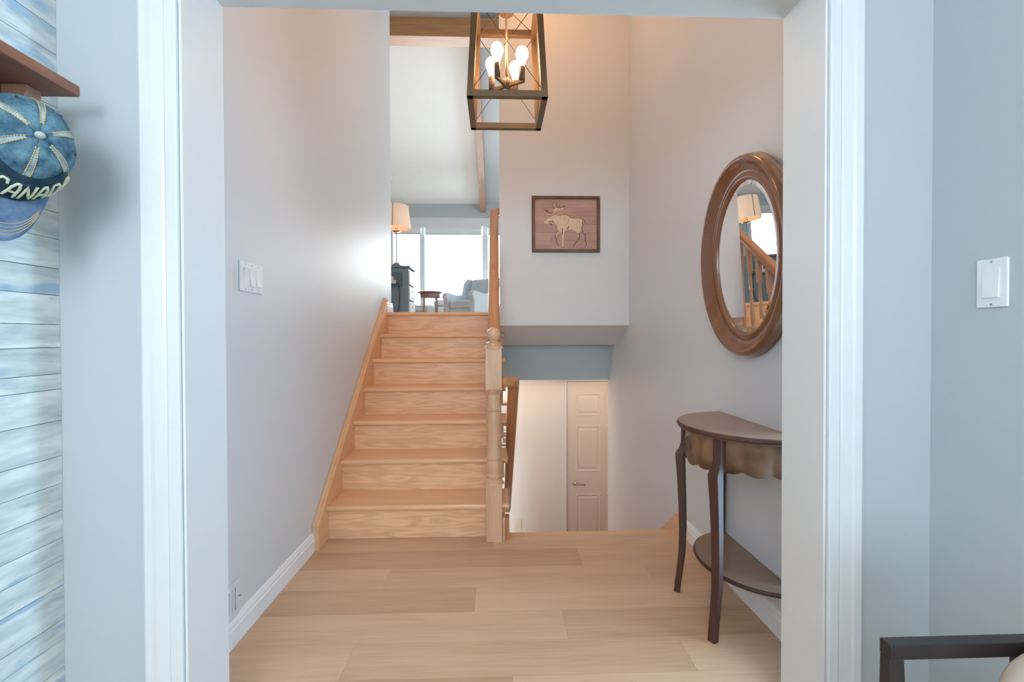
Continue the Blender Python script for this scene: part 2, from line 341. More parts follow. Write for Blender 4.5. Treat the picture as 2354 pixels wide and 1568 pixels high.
# basement
bs = B(-1.3, 2.6, 4.85, 4.95, -1.45, .75); struct(bs.build('wall_basement', M['paint_base']))
struct(B(2.5, 2.6, 4.3, 4.95, -1.45, .75).build('wall_basement_right', M['paint_base']))
struct(B(-1.4, -1.3, 2.6, 4.95, -1.45, .75).build('wall_basement_left', M['paint_base']))
struct(B(XR+.12, 2.6, 4.2, 4.325, -1.45, .75).build('wall_basement_side', M['paint_base']))
struct(B(-1.4, 2.6, 2.5, 4.95, -1.45, -1.39).build('floor_basement', M['carpet']))
struct(MB().box(.04, 2.6, 4.40, 4.95, .713, .80).box(-1.4, .04, 4.271, 4.95, .713, .80).build('ceiling_basement', M['ceil']))
# living room shell
struct(MB().box(-5.6, 3.0, 4.30, 9.7, UF-.2, UF).box(.07, 3.0, YA+.12, 4.30, UF-.1, UF).box(-5.6, XL-.12, 3.0, 4.30, UF-.2, UF).box(XL, .07, D+6*T+.02, 4.30, UF-.2, UF-.001).build('floor_living_room', M['lvp']))
lw = MB()
WX0, WX1, WZ0, WZ1 = -2.12, .42, 1.76, 3.40
lw.box(-3.65, WX0, 9.6, 9.75, UF-.2, 3.95); lw.box(-5.6, -5.1, 9.6, 9.75, UF-.2, 3.95); lw.box(-5.1, -3.65, 9.6, 9.75, UF-.2, WZ0); lw.box(-5.1, -3.65, 9.6, 9.75, WZ1, 3.95); lw.box(WX1, 3.0, 9.6, 9.75, UF-.2, 3.95); lw.box(WX0, WX1, 9.6, 9.75, UF-.2, WZ0); lw.box(WX0, WX1, 9.6, 9.75, WZ1, 3.95)
struct(lw.build('wall_living_far', M['paint_near']))
struct(MB().prism([(3.0, UF-.2), (9.75, UF-.2), (9.75, cz(9.75)+.1), (5.4, cz(5.4)+.1), (3.0, cz(3.0)+.1)], 'X', -5.7, -5.6).build('wall_living_left', M['paint_near']))
kr = MB(); kr.prism([(YA+.12, UF-.2), (5.9, UF-.2), (5.9, cz(5.9)+.1), (5.4, cz(5.4)+.1), (YA+.12, cz(YA+.12)+.1)], 'X', 3.0, 3.1)
kr.prism([(7.7, UF-.2), (9.75, UF-.2), (9.75, cz(9.75)+.1), (7.7, cz(7.7)+.1)], 'X', 3.0, 3.1); kr.box(3.0, 3.1, 5.9, 7.7, UF-.2, 1.95)
kr.prism([(5.9, 3.25), (7.7, 3.25), (7.7, cz(7.7)+.1), (5.9, cz(5.9)+.1)], 'X', 3.0, 3.1); struct(kr.build('wall_living_right', M['paint_near']))
struct(B(XR+.12, 3.1, YA, YA+.12, UF-.2, cz(YA+.1)).build('wall_kitchen_front', M['paint_near']))
struct(B(-5.7, XL-.12, 3.0, 3.1, UF-.2, cz(3.1)+.05).build('wall_living_near', M['paint_near']))
cl = MB(); cl.prism([(YF-.1, cz(YF-.1)), (5.4, cz(5.4)), (9.75, cz(9.75)), (9.75, cz(9.75)+.1), (5.4, cz(5.4)+.1), (YF-.1, cz(YF-.1)+.1)], 'X', -5.7, 3.1)
struct(cl.build('ceiling', M['ceil']))
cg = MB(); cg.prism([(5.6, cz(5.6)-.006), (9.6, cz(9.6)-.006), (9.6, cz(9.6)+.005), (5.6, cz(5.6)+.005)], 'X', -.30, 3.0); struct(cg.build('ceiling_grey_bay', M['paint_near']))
# front window
wn = MB()
for a, b in ((WX0-.11, WX0), (WX1, WX1+.11)): wn.box(a, b, 9.575, 9.605, WZ0-.09, WZ1+.17)
wn.box(WX0, WX1, 9.575, 9.605, WZ1, WZ1+.17); wn.box(WX0-.14, WX1+.14, 9.55, 9.605, WZ0-.03, WZ0); wn.box(WX0, WX1, 9.58, 9.605, WZ0-.11, WZ0-.03)
W1 = struct(wn.build('window_1', M['trim'], bevel=.006))
for a, b in ((-1.575, -1.475), (-.285, -.170)): B(a, b, 9.585, 9.70, WZ0, WZ1).build('mullion', M['trim'], W1, bevel=.005)
for a, b in ((WX0, -1.575), (-1.475, -.285), (-.170, WX1)):
    B(a, b, 9.66, 9.664, WZ0, WZ1).build('glass_pane', M['glass'], W1)
wq = MB(); wq.box(-5.2, -5.1, 9.575, 9.605, WZ0-.09, WZ1+.17); wq.box(-3.65, -3.55, 9.575, 9.605, WZ0-.09, WZ1+.17); wq.box(-5.1, -3.65, 9.575, 9.605, WZ1, WZ1+.17); wq.box(-5.2, -3.55, 9.55, 9.605, WZ0-.09, WZ0); wq.box(-4.40, -4.34, 9.59, 9.7, WZ0, WZ1)
W4 = struct(wq.build('window_4', M['trim'], bevel=.006))
for a, b in ((-5.1, -4.40), (-4.34, -3.65)): B(a, b, 9.66, 9.664, WZ0, WZ1).build('glass_pane', M['glass'], W4)
# roller blinds
for i, (a, b, z, lb) in enumerate(((WX0+.01, -1.545, 3.235, 'white roller blind rolled up over the narrow left window bay'), (-1.47, -.29, 3.225, 'wide white roller blind rolled up over the middle window'), (-.175, WX1-.01, 3.225, 'white roller blind over the right window bay behind the handrail'))):
    bl = thing('roller_blind', lb, 'blind', ((a+b)/2, 9.57, z), 'roller blinds on the living room window')
    B(a, b, 9.545, 9.575, 3.345, 3.40).build('cassette', M['trim'], bl, bevel=.006)
    B(a+.01, b-.01, 9.560, 9.562, z, 3.35).build('cloth', M['blind'], bl)
    B(a+.01, b-.01, 9.556, 9.566, z-.014, z).build('bottom_bar', M['cab'], bl)
# beams
B1 = tag(B(-5.6, 3.0, 5.66, 5.87, 4.77, 5.00).build('ceiling_beam', M['beam'], bevel=.008), 'wide brown wooden beam crossing under the top of the living room ceiling', 'beam')
rf = MB(); rf.prism([(5.87, cz(5.87)-.18), (9.6, cz(9.6)-.18), (9.6, cz(9.6)), (5.87, cz(5.87))], 'X', -.325, -.205)
tag(rf.build('ceiling_beam', M['beam_y'], bevel=.006), 'narrow brown rafter running down the ceiling towards the window wall', 'beam')

# ------------------------------------------------------------------ baseboards
BP = [(0, 0), (.014, 0), (.014, .062), (.010, .068), (.012, .078), (.008, .086), (.006, .094), (0, .098)]
def base(name, x, sgn, y0, y1, z=0, prof=BP):
    p = MB(); p.prism([(x+sgn*a, z+b) for a, b in prof], 'Y', y0, y1); return struct(p.build(name, M['trim_hall']))
base('baseboard_left', XL, 1, YF, 2.425)
base('baseboard_right', XR, -1, 1.63, 2.548)
base('baseboard_upper_left', XL, 1, 4.03, YE+.016, UF)
base('baseboard_near_right', XB, -1, NB, YN)

# ------------------------------------------------------------------ floor planks
fb = MB(); fb.box(XA-.1, XB+.1, NB, YF, -.06, -.006); fb.box(XL, XR, YF, D+.02, -.06, -.006)
FL = struct(fb.build('floor', M['lvp_joint']))
JT = {6: [-.022, -1.3, 1.2], 5: [-1.0, .42], 4: [-.51, .72], 3: [-.094], 2: [.264], 1: [-.517, .67], 0: [.05], }
LANDY = 2.585
for r in range(-23, 7):
    y0 = LANDY-.18*(7-r); y1 = y0+.18
    if y1 < NB+.02: continue
    x0, x1 = (XL+.001, XR-.001) if y0 > YF-.02 else (XA+.001, XB-.001)
    if y0 < YF < y1: x0, x1 = XO1, XO2
    js = JT.get(r) or [-.9+((r*.43) % 1.2), .3+((r*.43) % 1.2)]
    xs = [x0]+sorted(q for q in js if x0+.05 < q < x1-.05)+[x1]
    for a, b in zip(xs, xs[1:]):
        B(a+.0003, b-.0003, max(y0, NB)+.0003, y1-.0003, -.0065, R.uniform(-.0004, .0)).build('plank', M['lvp'], FL)
# landing nosing of oak at the top of the lower stair
ln = MB(); ln.prism([(2.566, 0), (2.61, .001), (2.622, -.006), (2.624, -.018), (2.612, -.027), (2.566, -.027)], 'X', .03, 1.02)
struct(ln.build('trim_4', M['oak_x'])); struct(B(.03, XR, 2.585, 2.60, -.22, -.027).build('trim_5', M['oak_x']))

# ------------------------------------------------------------------ whitewashed boards on the left wall
zs = [0, .06, .127, .19, .255, .323, .391, .439, .522, .583, .637, .705, .77, .837, .923, .999, 1.036, 1.099, 1.154, 1.224, 1.288, 1.359, 1.423, 1.486, 1.549, 1.611, 1.674, 1.736, 1.801, 1.864, 1.93, 1.995, 2.06, 2.13, 2.19, 2.26, 2.32, 2.38, 2.44]
for i, (a, b) in enumerate(zip(zs, zs[1:])):
    s = .35-((i*.37) % .9); cuts = [NB, s-2.0, s-1.0, s, YN]
    for p, q in zip(cuts, cuts[1:]):
        if q-p < .02 or q <= NB: continue
        p = max(p, NB)
        B(XA-.009, XA-R.uniform(0, .0012), p+.0006, q-.0006, a+.0007, b-.0007).build('board', M['ww'], WL)

# ------------------------------------------------------------------ staircase
ST = thing('staircase', 'straight oak staircase with seven risers climbing to the living room', 'staircase', (-.45, D, 0))
for k in range(1, 8):
    yf = D+(k-1)*T
    rb = MB(); rb.box(-.933, .034, yf, yf+.018, (k-1)*RS-(.012 if k > 1 else -.001), k*RS-.028); rb.build('riser', M['oak_riser'], ST)
    z = k*RS; th = .031
    y1 = D+k*T+.004 if k < 7 else yf+.10
    y0 = yf-.026
    prof = [(y0+.010, z), (y0+.003, z-.004), (y0, z-.012), (y0, z-.020), (y0+.004, z-.028), (y0+.010, z-th), (y1, z-th), (y1, z)]
    tb = MB(); tb.prism(prof, 'X', -.933, .066 if k < 7 else .060)
    tb.build('tread', M['oak_x'], ST, bevel=.002)
    if k < 7: # return nosing strip end
        B(.034, .046, yf+.018, y1, (k-1)*RS+.06, z-th).build('scotia', M['oak_y'], ST)
# wall stringer, left
sl = .842
def sz(y): return .119+sl*(y-2.411)
so = MB(); so.prism([(2.425, 0), (D+.30, 0), (D+6*T+.06, UF-.34), (D+6*T+.06, UF), (3.99, UF), (3.99, sz(3.985)), (2.425, sz(2.425))], 'X', XL+.001, -.932)
so.build('stringer', M['oak_y'], ST, bevel=.002)
cp = MB(); cp.prism([(2.423, sz(2.423)-.006), (3.985, sz(3.985)-.006), (3.985, sz(3.985)+.008), (2.423, sz(2.423)+.008)], 'X', XL+.001, -.944); cp.build('stringer_cap', M['oak_y'], ST, bevel=.002)
# saw-tooth stringer on the open side
po = [(D+.001, 0)]
for k in range(1, 8):
    y = D+(k-1)*T
    po += [(y+.019, (k-1)*RS-(0 if k == 1 else .031)), (y+.019, k*RS-.032)]
po[0] = (D+.019, 0)
po += [(D+6*T+.05, UF-.032), (D+6*T+.05, UF-.27), (D+.2, -.02)]
os_ = MB(); os_.prism(po, 'X', .012, .033); os_.build('stringer', M['oak_y'], ST)
MB().box(.0295, .046, 2.505, 2.60, 0, .128).build('end_block', M['oak_z'], ST, bevel=.002)
MB().box(.0465, .069, 2.53, 2.60, 0, .114).build('end_block', M['oak_rail'], ST, bevel=.002)
# skirt of the lower stair on the right wall
sk = MB(); sk.prism([(2.553, 0), (2.553, .118), (2.575, .112), (4.2, -1.17), (4.2, -1.38), (2.62, -.14), (2.62, -.028), (2.60, 0)], 'X', 1.018, XR-.001)
struct(sk.build('trim_6', M['oak_y'], bevel=.002))
# lower flight
LS = thing('staircase', 'lower flight of oak stairs going down to the basement beside the newel post', 'staircase', (.5, 2.62, -1.39))
for k in range(1, 7):
    z = -k*RS-.01; y0 = 2.60+(k-1)*.235
    B(.03, 1.018, y0, y0+.262, z-.028, z).build('tread', M['oak_x'], LS, bevel=.006)
    B(.03, 1.018, y0+.235, y0+.253, z-RS, z-.028).build('riser', M['oak_riser'], LS)

# ------------------------------------------------------------------ railing of the upper stair
cx, cy = -.0155, 2.5315
RL = thing('stair_railing', 'oak stair railing with a ball-topped newel post beside the staircase', 'railing', (cx, cy, 0))
nw = MB(); h = .0445
nw.box(cx-h, cx+h, cy-.043, cy+.043, 0, .318); nw.box(cx-h, cx+h, cy-.043, cy+.043, .829, 1.058)
nw.lathe([(.058, .312), (.050, .325), (.042, .333), (.037, .338), (.042, .345), (.0425, .358), (.037, .366), (.040, .376), (.0435, .40), (.0425, .425), (.038, .440), (.0385, .446), (.043, .450), (.043, .462), (.038, .468), (.0385, .52), (.0405, .62), (.0395, .700), (.037, .710), (.042, .716), (.042, .724), (.037, .730), (.0375, .76), (.0405, .795), (.0375, .803), (.042, .810), (.048, .825), (.058, .836)], (cx, cy, 0), 32)
nw.lathe([(.058, 1.052), (.050, 1.066), (.040, 1.072), (.041, 1.082), (.034, 1.088), (.024, 1.093), (.023, 1.099), (.028, 1.103)], (cx, cy, 0), 32)
nwo = nw.build('newel_post', M['oak_z'], RL, bevel=.002)
MB().sph((cx, cy, 1.132), .0395, 28, 18).build('ball_finial', M['oak_z'], RL)
railp = [(-.026, -.024), (.026, -.024), (.030, -.008), (.036, .004), (.034, .020), (.020, .031), (-.020, .031), (-.034, .020), (-.036, .004), (-.030, -.008)]
def rz(y): return .955+.79*(y-2.53)
pts = [(cx, 2.574, rz(2.574)), (cx, 3.0, rz(3.0)), (cx, 3.5, rz(3.5)), (cx, 3.84, rz(3.84)), (cx, 3.90, rz(3.90)+.005), (cx, 3.95, rz(3.95)+.02), (cx, 3.985, rz(3.985)+.05), (cx+.002, 4.01, 2.19), (cx+.008, 4.03, 2.205), (cx+.02, 4.045, 2.21), (cx+.04, 4.05, 2.21), (.5, 4.05, 2.21)]
MB().sweep(pts, railp).build('handrail', M['oak_rail'], RL, bevel=0)
bprof = [(.013, .0), (.013, .012), (.009, .016), (.0135, .024), (.009, .032), (.012, .07), (.0145, .12), (.011, .20), (.0095, .30), (.0095, .34), (.0135, .350), (.0095, .36), (.011, .42), (.009, .49), (.0135, .50), (.010, .51)]
def baluster(x, y, z0, z1):
    b = MB(); a = .016; lo = .16; hi = z1-z0-.20
    b.box(x-a, x+a, y-a, y+a, z0, z0+lo)
    f = (hi-lo)/.51
    b.lathe([(r*1.15, z*f+lo) for r, z in bprof], (x, y, z0), 12)
    b.hexa([(x-a, y-a, z0+hi), (x+a, y-a, z0+hi), (x+a, y+a, z0+hi), (x-a, y+a, z0+hi)], [(x-a, y-a, z1-.79*a), (x+a, y-a, z1-.79*a), (x+a, y+a, z1+.79*a), (x-a, y+a, z1+.79*a)])
    return b.build('baluster', M['oak_z'], RL)
for k in range(1, 7):
    for off in (.045, .165):
        y = D+(k-1)*T+off
        if k == 1 and off < .1: continue
        baluster(cx+.008, y, k*RS-.001, rz(y)-.018)
for x in (.12, .24, .36): baluster(x, 4.05, UF-.001, 2.192)
B(.455, .535, 4.01, 4.09, UF-.001, 2.26).build('newel_post', M['oak_z'], RL, bevel=.004)
# lower handrail, curving off the newel
LR = thing('handrail', 'brown oak handrail curving off the newel and dropping to the basement', 'railing', (.06, 2.55, .86))
lr = [(.026, 2.540, .868)]+[(.026+.072*math.sin(t_*pi/16), 2.540+.075*(1-math.cos(t_*pi/16)), .868-.012*t_/8) for t_ in range(1, 9)]
lr += [(.098, y, .846-.80*(y-2.63)) for y in (2.65, 2.70, 2.8, 3.2, 3.8, 4.35)]
MB().sweep(lr, [(a*.92, b) for a, b in railp]).build('rail', M['oak_rail'], LR)
for y in (3.3, 4.0):
    zz = .846-.80*(y-2.63)
    MB().tube([(.029, y, zz-.09), (.075, y, zz-.085), (.095, y, zz-.02)], .006).build('bracket', M['nickel'], LR)

# ------------------------------------------------------------------ basement door, trim, outlet, photo ledges
Y = 4.85
DR = MB(); dx0, dx1, dz0, dz1 = .742, 1.50, -1.385, .638
DR.box(dx0, dx1, Y-.035, Y-.004, dz0, dz1); DRo = struct(DR.build('door_1', M['door_paint'], bevel=.002))
def raised(x0, x1, z0, z1):
    p = MB(); y = Y-.035; g = .012; s2 = .035
    o = [(x0, z0), (x1, z0), (x1, z1), (x0, z1)]
    def ring(d, yy): return [(x0+d, yy, z0+d), (x1-d, yy, z0+d), (x1-d, yy, z1-d), (x0+d, yy, z1-d)]
    rings = [ring(-.012, y+.002), ring(-.006, y-.006), ring(0, y-.005), ring(.006, y+.0005), ring(.016, y+.0005), ring(s2, y-.006)]
    vs = [v for rr in rings for v in rr]
    fs = [(i*4+j, i*4+(j+1) % 4, (i+1)*4+(j+1) % 4, (i+1)*4+j) for i in range(5) for j in range(4)]+[(20, 21, 22, 23)]
    p.add(vs, fs); p.build('panel', M['door_paint'], DRo)
for x0 in (.845, 1.165):
    raised(x0, x0+.24, .29, .50); raised(x0, x0+.24, -.30, .16); raised(x0, x0+.24, -1.2, -.56)
hd = MB(); hd.lathe([(.026, 0), (.026, .008), (.020, .014), (.010, .018), (.010, .045)], (0, 0, 0), 20)
hd.xf(Matrix.Translation((.825, Y-.035, -.432)) @ Matrix.Rotation(pi/2, 4, 'X'))
hd.tube([(.825, Y-.082, -.432), (.87, Y-.083, -.434), (.925, Y-.080, -.440)], .0085)
hd.build('door_handle', M['nickel'], DRo)
struct(B(.722, .738, Y-.045, Y-.001, -1.39, .66).build('trim_7', M['trim'], bevel=.003))
struct(B(.722, 1.52, Y-.03, Y-.001, .642, .68).build('trim_8', M['paint_base']))
OU = thing('wall_outlet', 'ivory outlet cover low on the basement wall beside the newel foot', 'outlet', (.221, Y, -.94))
B(.184, .258, Y-.007, Y, -.94, -.82).build('cover_plate', M['ivory'], OU, bevel=.003)
for z in (-.857, -.903): MB().lathe([(.015, 0), (.015, .002)], (0, 0, 0), 16).xf(Matrix.Translation((.221, Y-.007, z)) @ Matrix.Rotation(pi/2, 4, 'X')).build('socket', M['ivory'], OU)
for i, z in enumerate((.405, .190, -.025)):
    nm = ('topmost', 'middle', 'lowest')[i]
    tag(B(-.5, .145, Y-.05, Y, z-.010, z+.010).build('picture_ledge', M['walnut'], bevel=.002), nm+' dark picture ledge on the basement wall, seen through the lower railing gap', 'shelf', 'picture ledges on the basement wall')
for (x, z, w2, h2, lb) in ((.06, .200, .07, .12, 'small white photo frame standing on the middle ledge beyond the railing'), (.085, -.015, .085, .14, 'small white photo frame standing on the lowest ledge beyond the railing')):
    pf = thing('photo_frame', lb, 'frame', (x, Y-.03, z), 'white photo frames on the basement ledges')
    B(x-w2/2, x+w2/2, Y-.035, Y-.02, z, z+h2).build('mount', M['trim'], pf, bevel=.002)
    for q in ((.10, .46), (.54, .90)): B(x-w2*.28, x+w2*.3, Y-.0365, Y-.035, z+h2*q[0], z+h2*q[1]).build('photo', M['photo'], pf)

# ------------------------------------------------------------------ switches, vent
def plate_on_x(root, x, sgn, y0, y1, z0, z1, t=.006):
    B(min(x, x+sgn*t), max(x, x+sgn*t), y0, y1, z0, z1).build('cover_plate', M['plate'], root, bevel=.0025)
SW = thing('light_switch', 'white triple rocker switch plate on the left hall wall', 'switch', (XL, 1.847, 1.297))
plate_on_x(SW, XL, 1, 1.762, 1.932, 1.297, 1.411)
for i, yc in enumerate((1.801, 1.847, 1.893)):
    x = XL+.006; a, b = yc-.0165, yc+.0165; z0, z1 = 1.321, 1.387; zm = 1.354
    top, bot = ((.0065, .001) if i == 0 else (.001, .0065))
    MB().add([(x-.001, a, z0), (x-.001, b, z0), (x-.001, b, z1), (x-.001, a, z1), (x+bot, a, z0), (x+bot, b, z0), (x+top, b, z1), (x+top, a, z1), (x+.0012, a, zm), (x+.0012, b, zm)],
             [(0, 1, 2, 3), (4, 8, 9, 5), (8, 7, 6, 9), (0, 4, 5, 1), (2, 6, 7, 3), (0, 3, 7, 8, 4), (1, 5, 9, 6, 2)]).build('rocker', M['plate'], SW)
    for zz in (1.306, 1.402): MB().sph((XL+.006, yc, zz), .0022, 8, 6).build('screw', M['nickel'], SW)
SW2 = thing('light_switch', 'single white switch plate on the right wall of the near room', 'switch', (XB, 1.0, 1.185))
plate_on_x(SW2, XB, -1, .968, 1.034, 1.185, 1.295)
x = XB-.006
MB().add([(x+.001, .984, 1.207), (x+.001, 1.018, 1.207), (x+.001, 1.018, 1.273), (x+.001, .984, 1.273), (x-.005, .984, 1.207), (x-.005, 1.018, 1.207), (x-.001, 1.018, 1.273), (x-.001, .984, 1.273)], [(0, 1, 2, 3), (4, 7, 6, 5), (0, 4, 5, 1), (2, 6, 7, 3), (0, 3, 7, 4), (1, 5, 6, 2)]).build('rocker', M['plate'], SW2)
for zz in (1.192, 1.288): MB().sph((x, 1.001, zz), .0025, 8, 6).build('screw', M['nickel'], SW2)
VT = thing('wall_vent', 'white wall register just above the baseboard at the left edge of the opening', 'vent', (XL, 1.60, .10))
fr = MB(); y0, y1, z0, z1 = 1.44, 1.735, .100, .225
fr.box(XL, XL+.008, y0, y1, z0, z0+.02); fr.box(XL, XL+.008, y0, y1, z1-.02, z1); fr.box(XL, XL+.008, y0, y0+.025, z0+.02, z1-.02); fr.box(XL, XL+.008, y1-.025, y1, z0+.02, z1-.02)
fr.build('frame', M['trim'], VT, bevel=.002)
B(XL, XL+.001, y0+.02, y1-.02, z0+.015, z1-.015).build('duct', M['black'], VT)
for i in range(12):
    yy = y0+.032+i*.0198
    MB().hexa([(XL+.001, yy, z0+.02), (XL+.006, yy+.004, z0+.02), (XL+.006, yy+.017, z0+.02), (XL+.001, yy+.013, z0+.02)], [(XL+.001, yy, z1-.02), (XL+.006, yy+.004, z1-.02), (XL+.006, yy+.017, z1-.02), (XL+.001, yy+.013, z1-.02)]).build('louvre', M['trim'], VT)
MB().tube([(XL+.008, y1-.012, .165), (XL+.018, y1-.008, .167)], .002, 6).build('lever', M['nickel'], VT)

# ------------------------------------------------------------------ moose picture
PX0, PX1, PZ0, PZ1 = .281, .818, 1.779, 2.220
PC = thing('picture', 'brown framed picture of a cream moose on pinkish boards, hanging above the lower stairs', 'picture', ((PX0+PX1)/2, YA, PZ0))
w3 = .0235; y0, y1 = YA-.022, YA
for a in ((PX0, PX1, PZ1-w3, PZ1), (PX0, PX1, PZ0, PZ0+w3), (PX0, PX0+w3, PZ0+w3, PZ1-w3), (PX1-w3, PX1, PZ0+w3, PZ1-w3)):
    B(a[0], a[1], y0, y1, a[2], a[3]).build('frame_bar', M['frame_br'], PC, bevel=.003)
bz = [PZ0+w3+i*(PZ1-PZ0-2*w3)/6 for i in range(7)]
for i in range(6):
    xc = PX0+w3+R.uniform(.12, .38)
    for a, b in ((PX0+w3, xc), (xc, PX1-w3)): B(a, b, YA-.010, YA-.001, bz[i]+.0005, bz[i+1]-.0005).build('board', M['art_board'], PC)
def pu(x, y): return (.281+(x-205)/1435*.537, 2.220-(y-205)/1190*.441)
def flat(polys, name, m, yy):
    b = MB()
    for p in polys:
        b.prism([pu(*q) for q in p], 'Y', yy-.0012, yy)
    return b.build(name, m, PC)
body = [(465, 720), (560, 660), (630, 610), (700, 590), (745, 575), (770, 620), (850, 600), (920, 595), (980, 630), (1030, 668), (1120, 678), (1200, 662), (1260, 690), (1285, 760), (1270, 850), (1250, 925), (1205, 960), (1180, 1000), (1140, 960), (1100, 935), (1030, 910), (950, 920), (905, 945), (880, 1000), (875, 1130), (870, 1270), (835, 1270), (838, 1130), (838, 1000), (820, 960), (790, 970), (762, 930), (745, 860), (720, 810), (680, 785), (640, 775), (580, 750), (545, 785), (490, 800), (468, 770)]
palm = [(650, 505), (710, 450), (800, 470), (870, 440), (862, 485), (760, 512), (680, 530)]
flat([body, palm, [(770, 960), (745, 965), (705, 1010), (720, 1020), (765, 990)]], 'moose_figure', M['cream'], YA-.010)
def strokes(lines):
    b = MB()
    for wd, ln in lines:
        p = [pu(*q) for q in ln]
        b.sweep([(a, YA-.0115, c2) for a, c2 in p], [(-wd, -.0006), (wd, -.0006), (wd, .0006), (-wd, .0006)], up=(0, 1, 0), smooth=False)
    return b.build('ink_lines', M['ink'], PC)
S = .0013
strokes([(S, [(465, 722), (500, 690), (560, 655), (630, 612), (680, 600), (720, 575), (750, 572)]), (S, [(720, 610), (780, 622), (850, 598), (920, 592), (980, 625), (1035, 668), (1120, 678), (1200, 662), (1255, 685), (1290, 705), (1330, 740), (1340, 790)]),
         (2*S, [(1270, 740), (1278, 800), (1258, 900), (1290, 990), (1338, 1022), (1328, 1100), (1345, 1180), (1360, 1235), (1325, 1278)]), (2*S, [(1205, 985), (1215, 1050), (1185, 1130), (1125, 1195), (1085, 1268)]),
         (1.6*S, [(745, 930), (735, 975), (698, 1010), (692, 1055), (715, 1105), (728, 1180), (765, 1262)]), (2.4*S, [(852, 890), (848, 1010)]), (2.4*S, [(990, 840), (955, 905)]), (S, [(985, 690), (955, 790), (1010, 770)]),
         (1.3*S, [(645, 335), (636, 400), (662, 465), (690, 470)]), (1.3*S, [(732, 320), (722, 395), (745, 440), (800, 450), (860, 425), (895, 408)]), (1.3*S, [(800, 370), (775, 430)]), (S, [(878, 420), (890, 455)]),
         (1.3*S, [(458, 470), (500, 520), (560, 555), (610, 580), (642, 552)]), (1.2*S, [(510, 482), (518, 530)]), (1.2*S, [(545, 508), (540, 545)]), (2.2*S, [(560, 750), (590, 738)]), (2.2*S, [(600, 745), (640, 735), (675, 770)]), (1.8*S, [(590, 790), (640, 820)])])

# ------------------------------------------------------------------ oval mirror
mc, mz, ai, bi = 1.862, 1.445, .232, .312
MR = thing('mirror', 'oval wall mirror in a wide moulded walnut frame above the half-moon table', 'mirror', (XR, mc, mz-bi-.1))
fp = [(-.004, 0), (-.004, .012), (.004, .020), (.016, .022), (.022, .017), (.034, .018), (.050, .024), (.064, .036), (.072, .047), (.082, .050), (.090, .046), (.095, .036), (.099, .018), (.100, 0)]
SEG = 72; vs = []; fs = []
for i in range(SEG):
    a = 2*pi*i/SEG
    for d, hgt in fp: vs.append((XR-.001-hgt, mc+(ai+d)*math.cos(a), mz+(bi+d)*math.sin(a)))
n = len(fp)
for i in range(SEG):
    for k in range(n): fs.append((i*n+k, i*n+(k+1) % n, ((i+1) % SEG)*n+(k+1) % n, ((i+1) % SEG)*n+k))
MB().add(vs, fs, True).build('frame', M['walnut'], MR)
gv = []; gr = [(0, .0125), (ai-.020, .0125), (ai+.002, .0085)]
vs = [(XR-.0125, mc, mz)]; fs = []
for d, hgt in ((-.020, .0125), (.001, .0090)):
    for i in range(SEG): a = 2*pi*i/SEG; vs.append((XR-hgt, mc+(ai+d)*math.cos(a), mz+(bi+d)*math.sin(a)))
for i in range(SEG):
    fs.append((0, 1+i, 1+(i+1) % SEG)); fs.append((1+i, 1+SEG+i, 1+SEG+(i+1) % SEG, 1+(i+1) % SEG))
MB().add(vs, fs).build('mirror_glass', M['mirror'], MR)
MR.rotation_euler = (0, -.033, .0085); MR.location.x -= .006  # it hangs with its top leaning off the wall

# ------------------------------------------------------------------ half-moon console table
tc_, ta, tb_ = 1.822, .312, .305
CT = thing('console_table', 'dark half-moon console table with scalloped apron and low shelf under the mirror', 'table', (XR, tc_, 0))
def half(a, b, n=40, x=XR-.002): return [(x-b*math.sin(pi*i/n), tc_+a*math.cos(pi*i/n)) for i in range(n+1)]
def slab(a, b, prof, name, m):
    """prof: (inset, z) from top to bottom"""
    k = 41; vs = []; fs = []
    for d, z in prof: vs += [(x, y, z) for x, y in half(a-d, b-d)]
    for r in range(len(prof)-1):
        fs += [(r*k+i, r*k+i+1, (r+1)*k+i+1, (r+1)*k+i) for i in range(k-1)]; fs.append((r*k+k-1, r*k, (r+1)*k, (r+1)*k+k-1))
    q = MB().add(vs, fs, True); q.f += [list(range(k)), [(len(prof)-1)*k+i for i in reversed(range(k))]]; q.sm += [False, False]
    q.build(name, m, CT)
slab(ta, tb_, [(.008, .766), (.008, .743)], 'tabletop', M['table_top'])
MB().sweep([(x, y, .755) for x, y in half(ta-.009, tb_-.009)], [(-.002, -.011), (.005, -.009), (.009, -.002), (.007, .005), (.002, .009), (-.002, .010)], up=(0, 0, 1)).build('edge_moulding', M['mahog'], CT)
slab(.268, .232, [(.006, .217), (.006, .200)], 'shelf', M['table_top'])
MB().sweep([(x, y, .208) for x, y in half(.262, .226)], [(-.001, -.008), (.004, -.007), (.007, 0), (.004, .007), (-.001, .008)], up=(0, 0, 1)).build('edge_moulding', M['mahog'], CT)
